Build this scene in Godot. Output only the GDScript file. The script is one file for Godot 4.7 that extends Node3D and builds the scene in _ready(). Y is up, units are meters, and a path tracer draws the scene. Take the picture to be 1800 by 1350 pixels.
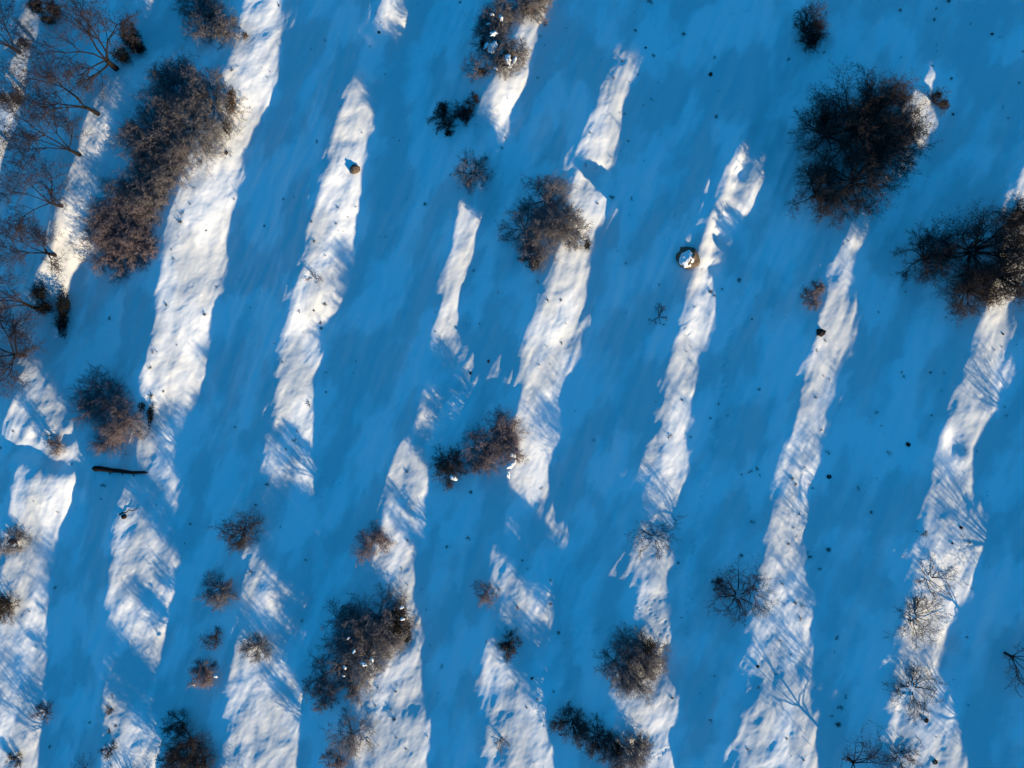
extends Node3D
# A snowy terraced hillside seen straight down from the air on a clear winter day with a very low sun.
# The photograph is 1800 x 1350 pixels; px() rays turn a pixel into a direction, the ground gives the distance.

const CAM_Y := 61.0                 # metres above the ground in the middle of the picture
const TAN_H := 0.74                 # tangent of half the horizontal angle of view
const SUN_TAN := 0.249              # tangent of the sun's height above the horizon
const SUN_X := 0.690                # plan direction towards the sun
const SUN_Z := 0.724
const ZA := -110.0
const ZB := 150.0
const ZS := 0.5

# Sunlit terrace edges, each row [y, left edge x, right edge x(, depth below the sun ray)] in photo pixels, listed downhill from right to left.
var strips := [
	[[-500,2010,2040],[0,1880,1915],[300,1806,1850],[400,1772,1815],[549,1730,1769],[587,1720,1766],[617,1708,1763],[642,1696,1760],[665,1690,1755],[700,1680,1748],[733,1672,1743],[770,1654,1725],[808,1650,1718],[850,1642,1714],[890,1626,1716],[930,1618,1730],[960,1606,1733],[980,1604,1703],[1005,1598,1690],[1030,1595,1685],[1060,1587,1670],[1110,1584,1662],[1150,1577,1656],[1195,1574,1656],[1225,1566,1670],[1265,1572,1686],[1310,1568,1690],[1350,1560,1700],[2200,1530,1690]],
	[[-500,1790,1796,0.35],[0,1688,1694,0.3],[130,1630,1640,0.4],[158,1608,1634,0.3],[170,1602,1632],[190,1600,1645],[250,1580,1620],[320,1545,1570],[372,1509,1524],[400,1496,1525],[435,1486,1511],[445,1473,1500],[485,1471,1497],[520,1453,1492],[560,1438,1487],[600,1436,1477],[625,1428,1477],[655,1425,1460],[680,1418,1456],[700,1414,1453],[735,1403,1451],[770,1386,1447],[812,1380,1441],[850,1372,1426],[890,1358,1419],[930,1350,1414],[970,1345,1413],[1005,1341,1425],[1050,1334,1435],[1070,1330,1430],[1110,1320,1424],[1170,1308,1419],[1215,1310,1425],[1260,1303,1430],[1300,1294,1431],[1350,1294,1433],[2200,1270,1430]],
	[[-500,1520,1526,0.35],[0,1394,1400,0.3],[170,1346,1352,0.18],[205,1326,1336,0.05],[240,1306,1350],[270,1295,1351],[290,1280,1342],[340,1267,1330],[370,1257,1313],[385,1244,1298],[410,1240,1285],[440,1235,1284],[465,1228,1268],[500,1217,1261],[540,1205,1258],[580,1192,1251],[620,1185,1232],[650,1182,1227],[690,1175,1217],[720,1163,1203],[760,1158,1200],[780,1139,1200],[815,1129,1203],[850,1129,1195],[890,1127,1185],[920,1126,1180],[945,1122,1178],[985,1112,1168],[1010,1109,1173],[1035,1113,1171],[1070,1105,1173],[1100,1100,1177],[1130,1092,1190],[1145,1088,1172],[1190,1080,1168],[1215,1074,1180],[1250,1074,1186],[1280,1080,1174],[1310,1085,1186],[1350,1090,1198],[2200,1080,1190]],
	[[-500,1290,1296,0.3],[0,1144,1150,0.25],[37,1122,1139,0.05],[60,1106,1137,0.02],[85,1094,1130,0.04],[105,1090,1106],[125,1080,1108],[150,1062,1100],[185,1053,1095],[210,1037,1087],[250,1024,1078],[275,1018,1075],[296,1018,1076],[308,1012,1036],[320,1006,1041],[340,997,1059],[365,990,1057],[390,985,1047],[420,985,1038],[460,982,1032],[490,966,1028],[540,946,1019],[580,937,1011],[610,922,1000],[650,921,993],[690,920,984],[720,908,981],[750,903,985],[780,906,982],[805,902,970],[850,895,967],[880,888,960],[905,884,955,-0.4],[940,873,953,-0.4],[970,866,951,-0.4],[1000,866,940,-0.4],[1040,868,946,-0.4],[1090,878,945,-0.4],[1130,852,950],[1170,853,955],[1210,846,955],[1260,852,962],[1300,850,968],[1350,852,968],[2200,830,960]],
	[[-500,1050,1082],[0,925,962],[30,918,953],[65,900,945],[100,885,930],[130,872,934],[160,862,925],[180,860,903],[200,860,889],[235,866,885],[270,852,872,0.1],[310,826,858,0.08],[345,808,850],[365,802,848],[385,800,837],[420,794,832],[455,784,830],[485,780,823],[510,776,808],[540,769,809],[565,760,805],[590,757,793,-0.2],[625,748,798,-0.4],[655,740,803,-0.4],[680,736,800,-0.4],[700,738,789,-0.4],[735,730,783,-0.4],[770,706,772,-0.2],[790,692,764],[830,676,759],[860,674,761],[900,668,756],[920,664,752],[950,660,738],[970,658,728],[1005,658,731],[1060,650,725],[1100,648,728],[1130,644,735],[1160,640,745],[1190,636,742],[1240,625,745],[1265,620,758],[1300,622,756],[1350,625,756],[2200,600,750]],
	[[-500,790,850],[0,672,722],[20,666,721],[45,655,719],[65,648,707],[85,640,690],[105,630,682],[130,620,678],[150,612,670],[185,600,666],[215,590,657],[250,582,648],[280,578,642],[300,568,640],[340,560,633],[380,549,628],[420,541,620],[460,531,615],[500,523,608],[525,518,600],[560,508,580],[580,500,556],[600,492,556],[630,489,560],[660,484,556],[700,485,554],[730,482,551],[770,473,553],[810,469,555],[835,466,555],[870,462,547],[900,452,538,-0.4],[930,444,537,-0.8],[950,438,528,-0.8],[1000,425,532,-0.8],[1020,420,537,-0.8],[1040,419,530,-0.8],[1070,415,510,-0.8],[1130,413,520,-0.4],[1170,405,527],[1220,400,533],[1240,397,521],[1300,393,520],[1350,394,523],[2200,370,510]],
	[[-500,560,640],[0,427,498],[20,420,497],[60,410,493],[100,402,490],[130,392,484],[165,382,477],[185,374,467],[210,364,453],[235,354,445],[270,340,430],[300,330,416],[330,318,412],[365,305,408],[400,298,402],[450,285,397],[490,275,385],[530,273,377],[555,270,376],[590,262,372],[620,255,365],[650,250,360],[680,247,357],[700,242,349],[760,236,318],[800,232,308],[820,226,311],[850,214,307],[890,205,303],[920,196,300],[950,190,306],[975,190,310],[1005,191,305],[1070,189,302],[1100,187,293],[1130,185,290],[1180,180,288],[1220,179,276],[1260,178,276],[1320,175,284],[1350,174,272],[2200,150,270]],
	[[-500,380,430],[0,240,280],[30,230,264,-0.6],[80,208,236,-1.9],[130,186,212,-1.9],[155,176,211,-1.9],[185,164,201,-1.9],[210,152,185,-1.9],[240,140,178,-1.9],[290,124,167,-1.9],[330,113,161,-1.9],[365,99,156,-1.1],[400,95,156,-0.4],[440,89,151],[480,66,133],[510,55,118],[560,52,106],[600,48,101],[640,38,106],[680,24,114],[740,18,128],[780,22,148],[820,26,163],[850,24,150],[880,20,131],[900,17,116],[920,12,106],[960,4,98],[1010,-2,82],[1100,-15,76],[1180,-20,76],[1260,-25,69],[1300,-26,62],[1350,-25,60],[2200,-40,50]],
	[[-500,170,215],[0,44,72],[50,30,66],[80,16,57],[130,2,47],[170,-8,36],[240,-30,20],[300,-50,0],[400,-80,-30],[500,-110,-62],[680,-150,-85],[820,-165,-75],[1000,-185,-110],[1350,-215,-140],[2200,-230,-150]],
]

var h_left := []      # per strip, heights and plan x of its two edges on an even grid of z
var h_right := []
var x_left := []
var x_right := []
var gx := PackedFloat32Array()
var gz := PackedFloat32Array()
var gh := PackedFloat32Array()
var rng := RandomNumberGenerator.new()
var lumps := FastNoiseLite.new()
var drift := FastNoiseLite.new()
var swell := FastNoiseLite.new()
var crust := FastNoiseLite.new()
var M := {}
var used := {}

# ------------------------------------------------------------------ naming
func numbered(n: String) -> String:
	if not used.has(n):
		used[n] = 0
		return n
	used[n] += 1
	return "%s_%03d" % [n, used[n]]

func tag(o: Node, label: String, category := "", group := "", kind := "") -> void:
	if label != "": o.set_meta("label", label)
	if category != "": o.set_meta("category", category)
	if group != "": o.set_meta("group", group)
	if kind != "": o.set_meta("kind", kind)

func thing(called: String, at: Vector3, label: String, category: String, group := "") -> Node3D:
	var o := Node3D.new()
	o.name = numbered(called)
	add_child(o)
	o.position = at
	tag(o, label, category, group)
	return o

func part(called: String, mesh: Mesh, mat: Material, parent: Node, kind := "") -> MeshInstance3D:
	var o := MeshInstance3D.new()
	o.name = called
	o.mesh = mesh
	o.material_override = mat
	o.cast_shadow = GeometryInstance3D.SHADOW_CASTING_SETTING_ON
	parent.add_child(o, true)
	if kind != "": o.set_meta("kind", kind)
	return o

# ------------------------------------------------------------------ pixels to places
func ray(px: float, py: float) -> Vector2:
	return Vector2((px - 900.0) / 900.0 * TAN_H, (py - 675.0) / 900.0 * TAN_H)

func ground_px(px: float, py: float, lift := 0.0) -> Vector3:
	var r := ray(px, py)
	var h := 0.0
	var x := 0.0
	var z := 0.0
	for i in 14:
		var d := CAM_Y - h - lift
		x = r.x * d
		z = r.y * d
		h = lerpf(h, ground(x, z), 0.8)
	return Vector3(x, ground(x, z), z)

func metres(at: Vector3) -> float:      # metres in one photo pixel at that height
	return (CAM_Y - at.y) * TAN_H / 900.0

# ------------------------------------------------------------------ terrain
func on_grid(a: PackedFloat32Array, z: float) -> float:
	var f := clampf((z - ZA) / ZS, 0.0, a.size() - 1.001)
	var i := int(f)
	return lerpf(a[i], a[i + 1], f - i)

func smooth(a: PackedFloat32Array, n: int) -> PackedFloat32Array:
	var b := a.duplicate()
	for i in a.size():
		var s := 0.0
		var w := 0.0
		for k in range(-n, n + 1):
			var q: float = 1.0 + n - absi(k)
			s += a[clampi(i + k, 0, a.size() - 1)] * q
			w += q
		b[i] = s / w
	return b

func lay_edges() -> void:
	# far strips beyond the right and left of the picture go on as the traced ones do
	var all := []
	for k in [3, 2, 1]:
		var s := []
		for p in strips[0]:
			s.append([p[0] * (1.0 + 0.1 * k) - 60.0 * k, p[1] + 320.0 * k + 25.0 * k * k, p[2] + 320.0 * k + 25.0 * k * k])
		all.append(s)
	all.append_array(strips)
	for k in [1, 2, 3]:
		var s := []
		for p in strips[strips.size() - 1]:
			s.append([p[0], p[1] - 180.0 * k, p[2] - 180.0 * k])
		all.append(s)
	strips = all
	var n := int((ZB - ZA) / ZS) + 1
	for s in strips.size():
		x_left.append(PackedFloat32Array()); x_right.append(PackedFloat32Array())
		h_left.append(PackedFloat32Array()); h_right.append(PackedFloat32Array())
	for turn in 4:
		# plan positions of the edges
		for s in strips.size():
			for side in 2:
				var pts := []
				for p in strips[s]:
					var r := ray(p[1 + side], p[0])
					var h := 0.25 * r.x * CAM_Y
					if turn == 0:
						h = clampf(0.24 * r.x * CAM_Y / (1.0 + 0.24 * r.x), -40.0, 30.0)
					else:
						var hs: PackedFloat32Array = h_left[s] if side == 0 else h_right[s]
						var zz := r.y * CAM_Y
						for i in 4:
							h = on_grid(hs, zz)
							zz = r.y * (CAM_Y - h)
					pts.append(Vector2(r.y * (CAM_Y - h), r.x * (CAM_Y - h)))
				var xs := PackedFloat32Array()
				xs.resize(n)
				var j := 0
				for i in n:
					var z := ZA + i * ZS
					while j < pts.size() - 2 and pts[j + 1].x < z: j += 1
					var a: Vector2 = pts[j]
					var b: Vector2 = pts[j + 1]
					xs[i] = lerpf(a.y, b.y, clampf((z - a.x) / maxf(b.x - a.x, 0.05), 0.0, 1.0))
				xs = smooth(xs, 1)
				if side == 0: x_left[s] = xs
				else: x_right[s] = xs
		for s in strips.size():
			for i in n:
				if s > 0: x_right[s][i] = minf(x_right[s][i], x_left[s - 1][i] - 0.8)
				x_left[s][i] = minf(x_left[s][i], x_right[s][i] - 0.25)
		# heights: the right edge of a strip lies where the sun ray over the next strip uphill comes down
		for s in strips.size():
			var hr := PackedFloat32Array()
			var hl := PackedFloat32Array()
			hr.resize(n); hl.resize(n)
			var deep := []
			for p in strips[s]:
				var r := ray(p[2], p[0])
				deep.append(Vector2(r.y * CAM_Y, p[3] if p.size() > 3 else 0.0))
			var mean := 0.0
			var count := 0
			for i in n:
				var z := ZA + i * ZS
				if s == 0:
					hr[i] = 24.0
				else:
					var t := 0.0
					while t < 70.0:
						if x_right[s][i] + SUN_X * t >= on_grid(x_left[s - 1], z + SUN_Z * t): break
						t += 0.2
					t -= 0.1
					var low := 0.0
					for k in deep.size() - 1:
						if z >= deep[k].x and z < deep[k + 1].x:
							low = lerpf(deep[k].y, deep[k + 1].y, (z - deep[k].x) / maxf(deep[k + 1].x - deep[k].x, 0.01))
					hr[i] = on_grid(h_left[s - 1], z + SUN_Z * t) - SUN_TAN * t - low
			hr = smooth(hr, 2)
			for i in n:
				if absf(ZA + i * ZS) < 40.0:
					mean += hr[i]
					count += 1
			mean /= count
			for i in n:
				var w: float = x_right[s][i] - x_left[s][i]
				hl[i] = hr[i] + clampf(mean + 0.09 * w - hr[i], 0.0, 0.17 * w)
			h_right[s] = hr
			h_left[s] = smooth(hl, 5)
		# set the ground in the middle of the picture to zero
		var off := 0.0
		for s in strips.size() - 1:
			var i := int(-ZA / ZS)
			if x_left[s][i] >= 0.0 and x_right[s + 1][i] <= 0.0:
				off = lerpf(h_right[s + 1][i], h_left[s][i], 0.4)
			elif x_right[s][i] >= 0.0 and x_left[s][i] <= 0.0:
				off = h_left[s][i]
		for s in strips.size():
			for i in n:
				h_left[s][i] -= off
				h_right[s][i] -= off

func axis(a: float, b: float, step: float, far: float) -> PackedFloat32Array:
	var v := PackedFloat32Array()
	var side := []
	var s := step
	var p := a
	while p > -far:
		s *= 1.12
		p -= s
		side.push_front(p)
	for q in side: v.append(q)
	var n := int(round((b - a) / step))
	for i in n + 1: v.append(a + (b - a) * i / n)
	s = step
	p = b
	while p < far:
		s *= 1.12
		p += s
		v.append(p)
	return v

func ground(x: float, z: float) -> float:
	var i := gx.bsearch(x, false) - 1
	var j := gz.bsearch(z, false) - 1
	i = clampi(i, 0, gx.size() - 2)
	j = clampi(j, 0, gz.size() - 2)
	var u := clampf((x - gx[i]) / (gx[i + 1] - gx[i]), 0.0, 1.0)
	var v := clampf((z - gz[j]) / (gz[j + 1] - gz[j]), 0.0, 1.0)
	var w := gx.size()
	return lerpf(lerpf(gh[j * w + i], gh[j * w + i + 1], u), lerpf(gh[(j + 1) * w + i], gh[(j + 1) * w + i + 1], u), v)

func shape_ground() -> void:
	lumps.seed = 11; lumps.frequency = 0.42; lumps.fractal_octaves = 3; lumps.fractal_gain = 0.3; lumps.domain_warp_enabled = true; lumps.domain_warp_amplitude = 1.2; lumps.domain_warp_frequency = 0.3
	drift.seed = 5; drift.frequency = 1.0; drift.fractal_octaves = 3
	swell.seed = 23; swell.frequency = 0.07; swell.fractal_octaves = 2
	crust.seed = 41; crust.frequency = 2.2; crust.fractal_octaves = 2
	gx = axis(-60.0, 44.0, 0.125, 420.0)
	gz = axis(-44.0, 44.0, 0.125, 420.0)
	var nx := gx.size()
	var nz := gz.size()
	gh.resize(nx * nz)
	var ns := strips.size()
	var row := PackedFloat32Array()
	row.resize(nx)
	var lit := PackedFloat32Array()
	lit.resize(nx)
	for j in nz:
		var z := gz[j]
		var bx := PackedFloat32Array()     # boundaries from left to right
		var bh := PackedFloat32Array()
		for s in range(ns - 1, -1, -1):
			bx.append(on_grid(x_left[s], z)); bh.append(on_grid(h_left[s], z))
			bx.append(on_grid(x_right[s], z)); bh.append(on_grid(h_right[s], z))
		var k := 0
		var last := bx.size() - 1
		for i in nx:
			var x := gx[i]
			while k < last and bx[k + 1] < x: k += 1
			if x <= bx[0]:
				row[i] = bh[0] - 60.0 * (1.0 - exp((x - bx[0]) * 0.004))
				lit[i] = 0.3
			elif x >= bx[last]:
				row[i] = bh[last] + 0.5 * (1.0 - exp((bx[last] - x) * 0.1))
				lit[i] = 0.3
			else:
				var w := bx[k + 1] - bx[k]
				var u := (x - bx[k]) / maxf(w, 0.01)
				var h := lerpf(bh[k], bh[k + 1], u)
				if k % 2 == 1:          # shaded bank and tread between the right edge of one strip and the left edge of the next
					var v := 1.0 - u    # 0 at the crest uphill
					var steep: bool = (k + 1) / 2 == 5 or (k + 1) / 2 == 7     # the banks that carry the big thickets
					h -= minf(0.085 * w, 0.75) * ((5.2 if steep else 3.6) * pow(v, 1.1 if steep else 1.4)) * (1.0 - v)
					lit[i] = 0.0
				else:
					h += 0.02 * w * 4.0 * u * (1.0 - u)
					lit[i] = 1.0
				row[i] = h
		# rounding of the crests, over about a metre, in the fine part of the grid
		var acc := PackedFloat32Array()
		var lac := PackedFloat32Array()
		acc.resize(nx + 1); lac.resize(nx + 1)
		for i in nx:
			acc[i + 1] = acc[i] + row[i]
			lac[i + 1] = lac[i] + lit[i]
		var fine: bool = absf(z) < 46.0
		for i in nx:
			var h := row[i]
			var l := lit[i]
			var x := gx[i]
			if x > -60.5 and x < 44.5:
				var a := maxi(i - 3, 0)
				var b := mini(i + 4, nx)
				h = (acc[b] - acc[a]) / (b - a)
				a = maxi(i - 9, 0)
				b = mini(i + 10, nx)
				l = (lac[b] - lac[a]) / (b - a)
			var al := z * 0.975 - x * 0.22
			var ac := x * 0.975 + z * 0.22
			h += swell.get_noise_2d(x, z) * 0.16
			h += drift.get_noise_2d(ac * 0.42 + al * 0.06, al * 0.10) * (0.22 - 0.16 * l)
			if fine:
				h += lumps.get_noise_2d(x, z) * (0.06 + 0.05 * l)
				h += crust.get_noise_2d(x, z * 0.7) * (0.003 + 0.006 * l)
			gh[j * nx + i] = h

# tracks: each print is a small pit in the snow with a pushed-up rim
func tread(px: float, py: float, deep: float) -> void:
	var p := ground_px(px, py)
	var i := gx.bsearch(p.x)
	var j := gz.bsearch(p.z)
	var w := gx.size()
	if i < 2 or j < 2 or i > w - 3 or j > gz.size() - 3: return
	gh[j * w + i] -= deep
	gh[j * w + i - 1] -= deep * 0.35
	gh[(j + 1) * w + i] -= deep * 0.35
	gh[(j - 1) * w + i] += deep * 0.25

func hollow(px: float, py: float, rad: float, deep: float) -> void:
	var p := ground_px(px, py)
	var w := gx.size()
	var i0 := gx.bsearch(p.x - rad * 2.0)
	var i1 := gx.bsearch(p.x + rad * 2.0)
	var j0 := gz.bsearch(p.z - rad * 2.0)
	var j1 := gz.bsearch(p.z + rad * 2.0)
	for j in range(j0, mini(j1 + 1, gz.size())):
		for i in range(i0, mini(i1 + 1, w)):
			var d := Vector2(gx[i] - p.x, gz[j] - p.z).length() / rad
			gh[j * w + i] -= deep * exp(-d * d)

func walk(pts: Array, gap: float, deep: float) -> void:
	for k in pts.size() - 1:
		var a := Vector2(pts[k][0], pts[k][1])
		var b := Vector2(pts[k + 1][0], pts[k + 1][1])
		var n := int(a.distance_to(b) / gap) + 1
		var side := (b - a).normalized().orthogonal()
		for i in n:
			var q := a.lerp(b, float(i) / n) + side * (2.2 if i % 2 == 0 else -2.2) + Vector2(rng.randf_range(-1.5, 1.5), rng.randf_range(-1.5, 1.5))
			tread(q.x, q.y, deep * rng.randf_range(0.6, 1.2))

func build_ground() -> void:
	var nx := gx.size()
	var nz := gz.size()
	var v := PackedVector3Array()
	var nn := PackedVector3Array()
	var cc := PackedColorArray()
	v.resize(nx * nz); nn.resize(nx * nz); cc.resize(nx * nz)
	# random crust and drift tones, also painting in the lighter wisps of shaded snow
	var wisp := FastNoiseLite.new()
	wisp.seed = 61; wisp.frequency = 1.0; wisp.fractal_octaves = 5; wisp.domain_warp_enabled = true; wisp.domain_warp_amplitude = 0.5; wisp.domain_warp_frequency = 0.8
	for j in nz:
		var ja := maxi(j - 1, 0)
		var jb := mini(j + 1, nz - 1)
		var dz := gz[jb] - gz[ja]
		for i in nx:
			var ia := maxi(i - 1, 0)
			var ib := mini(i + 1, nx - 1)
			var c := j * nx + i
			v[c] = Vector3(gx[i], gh[c], gz[j])
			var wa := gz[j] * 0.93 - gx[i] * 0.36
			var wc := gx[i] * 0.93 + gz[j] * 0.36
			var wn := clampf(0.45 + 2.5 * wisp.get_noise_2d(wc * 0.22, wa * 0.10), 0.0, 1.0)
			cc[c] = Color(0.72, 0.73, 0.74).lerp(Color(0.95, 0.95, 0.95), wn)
			nn[c] = Vector3((gh[j * nx + ia] - gh[j * nx + ib]) / (gx[ib] - gx[ia]), 1.0, (gh[ja * nx + i] - gh[jb * nx + i]) / dz).normalized()
	var idx := PackedInt32Array()
	idx.resize((nx - 1) * (nz - 1) * 6)
	var q := 0
	for j in nz - 1:
		for i in nx - 1:
			var c := j * nx + i
			idx[q] = c; idx[q + 1] = c + 1; idx[q + 2] = c + nx
			idx[q + 3] = c + 1; idx[q + 4] = c + nx + 1; idx[q + 5] = c + nx
			q += 6
	var arr := []
	arr.resize(Mesh.ARRAY_MAX)
	arr[Mesh.ARRAY_VERTEX] = v
	arr[Mesh.ARRAY_NORMAL] = nn
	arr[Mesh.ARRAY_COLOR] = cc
	arr[Mesh.ARRAY_INDEX] = idx
	var m := ArrayMesh.new()
	m.add_surface_from_arrays(Mesh.PRIMITIVE_TRIANGLES, arr)
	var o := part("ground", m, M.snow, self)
	tag(o, "", "", "", "structure")

# weeds seen in the photograph: [x, y, radius px(, 1 for a dark round cushion)]
const TUFTS := [
	[661,23,3],[666,57,6,1],[572,72,5],[546,87,3],[669,40,3],[533,102,2],[650,82,3],[558,250,7],[678,131,3],[714,37,3],[809,4,4],[740,89,2],[810,73,2],[592,161,2],[692,242,3],[702,248,3],[837,219,3],[792,307,4],[848,327,4],[598,188,4],[470,136,3],[475,126,2],[470,62,2],[490,10,4],[888,242,4],[636,234,3],[882,260,4],
	[1142,3,8],[949,65,5],[958,43,6],[960,16,4],[957,80,3],[996,50,3],[945,137,4],[1135,84,5,1],[1149,98,6],[1117,54,5],[1079,137,4],[1121,131,4],[1201,60,6],[1256,101,5],[1249,131,9,1],[1263,161,3],[1259,206,6],[1157,145,3],[1145,174,5],[1098,201,5],[1089,198,3],[1130,186,3],[1104,248,4],[1132,282,3],[1091,266,2],[1075,277,3],[1030,290,5],[1049,296,3],[1038,234,4],[962,208,2],[1174,86,2],[1303,240,2],[1106,145,3],[1094,108,4],
	[1582,18,5],[1645,15,4],[1642,35,5],[1744,60,6,1],[1757,64,3],[1705,42,3],[1645,79,3],[1635,70,2],[1797,91,4],[1647,90,3],[1583,102,3],[1639,116,4],[1672,138,5],[1675,201,5,1],[1763,188,4],[1772,209,5],[1791,146,4],[1386,104,5],[1448,92,4],[1589,330,3],[1370,167,2],[1544,0,3],[1667,2,6],[1451,22,3],
	[193,560,6],[120,561,3],[208,570,2],[33,398,8],[320,375,6],[318,390,7],[335,359,3],[301,439,4],[360,553,6],[269,619,5],[265,646,6],[276,618,3],[311,607,3],[440,541,3],[419,491,2],[381,505,3],[412,351,3],[293,536,5],[363,405,4],[306,456,5],[408,631,2],
	[398,269,9,1],[353,285,6],[408,123,6],[340,330,5],[418,116,3],
	[498,350,4],[517,347,3],[465,397,4],[553,424,5],[548,390,4],[594,365,4],[626,364,3],[591,393,4],[573,450,3],[612,382,3],[526,548,5],[571,534,7],[552,546,4],[563,568,5],[565,577,5],[747,359,6],[833,476,5],[876,514,4],[859,635,7,1],[827,656,6,1],[573,654,4],[626,635,3],[621,655,3],[723,553,2],[771,465,2],[843,569,4],[820,570,3],[483,604,3],[497,637,4],[765,549,3],[766,583,3],[716,350,2],[668,416,3],[678,417,3],[586,491,3],
	[1076,347,7],[1110,350,6],[1198,355,4],[1051,358,4],[1299,492,7],[1249,513,6],[1256,520,4],[1221,540,4],[1322,561,4,1],[1159,500,4],[1100,463,4],[1083,434,3],[1085,442,3],[945,497,6],[963,528,5],[986,528,4],[996,569,3],[987,603,5],[962,609,3],[948,642,3],[967,640,3],[1107,378,3],[1186,379,3],[1100,549,3],[1191,531,2],[1269,508,4],[1206,618,3],[1215,610,3],[1214,635,3],
	[1451,599,4],[1436,616,5],[1530,458,2],[1591,513,4],[1544,549,4],[1763,587,5,1],[1761,610,3],[1748,615,3],[1635,655,5],[1659,656,4],[1584,654,4],[1588,662,5],[1786,606,3],[1491,424,3],[1482,430,3],[1499,593,2],[1447,661,3],[1458,667,3],[1442,382,5],
	[183,854,8],[414,751,5],[266,696,8],[127,816,4],[24,758,4],[178,877,4],[335,921,4],[2,787,5],[288,688,4],[102,900,4],[60,882,3],[442,1005,5],[448,887,4],[10,990,3],[325,955,3],[275,887,3],
	[470,851,6],[518,774,7],[503,790,4],[522,757,4],[543,709,8],[565,840,3],[565,746,2],[573,689,4],[452,887,5],[493,926,3],[537,984,4],[823,946,8],[785,961,5],[716,829,5],[704,904,3],[675,745,2],[717,950,5],[706,999,4],[828,865,6],[670,783,2],
	[988,851,3],[1177,767,8],[1214,768,5],[1263,710,4],[1248,735,4],[1334,684,5],[1322,916,8],[1303,976,6],[1331,824,6],[1319,829,7],[1336,835,5],[1304,834,4],[1044,773,5],[1010,722,3],[1152,706,3],[1199,703,4],[1139,856,3],[952,859,5],[918,985,4],[928,1000,4],[1192,989,4],[978,956,3],[1278,730,4],
	[1540,725,6],[1596,781,10,1],[1563,798,8],[1457,838,10,1],[1509,858,7],[1531,900,5],[1455,796,7],[1654,687,3],[1766,715,4],[1768,730,5],[1637,730,4],[1456,966,8],[1423,979,6],[1405,904,5],[1441,1000,6],[1734,872,3],[1689,927,8,1],[1704,952,7],[1674,955,5,1],[1625,938,11],[1691,943,5],[1611,934,4],[1428,858,4],[1393,841,5],[1414,822,4],[1399,851,5],[1423,851,4],[1444,756,4],[1434,699,4],[1400,943,5],[1386,956,5],[1395,928,4],[1540,840,3],[1549,749,3],[1589,978,4],[1697,792,3],[1716,793,4],[1420,971,4],
	[97,1033,6],[159,1269,5],[88,1312,6],[53,1075,3],[198,1223,5],[193,1285,8],[204,1276,5],[272,1130,3],[164,1088,2],[196,1345,5],
	[776,1171,6],[855,1128,4],[697,1203,4],[696,1216,5],[693,1264,6],[660,1240,4],[687,1247,4],[714,1317,4],[697,1297,4],[740,1035,3],[750,1072,3],[531,1091,5],[717,1028,3],[664,1209,4],[756,1133,3],[752,1295,3],[770,1217,3],
	[910,1068,6],[968,1062,5],[982,1112,6],[935,1192,6,1],[968,1020,4],[1249,1266,7],[1256,1188,4],[1333,1208,5],[1332,1171,7,1],[1182,1227,5],[1198,1086,4],[973,1215,4],[944,1229,4],[993,1131,3],[926,1244,4],[1230,1218,3],[1314,1317,4],
	[1471,1120,7],[1407,1087,7],[1371,1127,6],[1390,1151,4],[1363,1184,5],[1487,1224,6],[1476,1243,9],[1461,1258,5],[1473,1273,9],[1628,1266,10,1],[1643,1339,12,1],[1613,1298,4],[1699,1120,4],[1676,1195,3],[1646,1295,3],[1413,1336,4],[1398,1060,6],[1410,1065,5],[1378,1062,4],[1701,1239,4],[1424,1107,3],[1375,1026,4],[1466,1146,3],[1709,1034,3],[1383,1298,4],
]

# ------------------------------------------------------------------ branch meshes
var pv := PackedVector3Array()
var pn := PackedVector3Array()
var pi := PackedInt32Array()
var tv := PackedVector3Array()      # twigs
var tn := PackedVector3Array()
var ti := PackedInt32Array()

func mesh_of(v: PackedVector3Array, n: PackedVector3Array, i: PackedInt32Array) -> ArrayMesh:
	var arr := []
	arr.resize(Mesh.ARRAY_MAX)
	arr[Mesh.ARRAY_VERTEX] = v
	arr[Mesh.ARRAY_NORMAL] = n
	arr[Mesh.ARRAY_INDEX] = i
	var m := ArrayMesh.new()
	m.add_surface_from_arrays(Mesh.PRIMITIVE_TRIANGLES, arr)
	return m

func clear_wood() -> void:
	pv = PackedVector3Array(); pn = PackedVector3Array(); pi = PackedInt32Array()

func clear_twigs() -> void:
	tv = PackedVector3Array(); tn = PackedVector3Array(); ti = PackedInt32Array()

func tube(a: Vector3, b: Vector3, ra: float, rb: float, sides := 4) -> void:
	var d := (b - a).normalized()
	var u := d.cross(Vector3.RIGHT if absf(d.x) < 0.8 else Vector3.UP).normalized()
	var w := d.cross(u)
	var c := pv.size()
	for k in sides:
		var t := TAU * k / sides
		var o := u * cos(t) + w * sin(t)
		pv.append(a + o * ra); pv.append(b + o * rb)
		pn.append(o); pn.append(o)
	for k in sides:
		var e := c + 2 * k
		var f := c + 2 * ((k + 1) % sides)
		pi.append(e); pi.append(e + 1); pi.append(f)
		pi.append(f); pi.append(e + 1); pi.append(f + 1)

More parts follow.
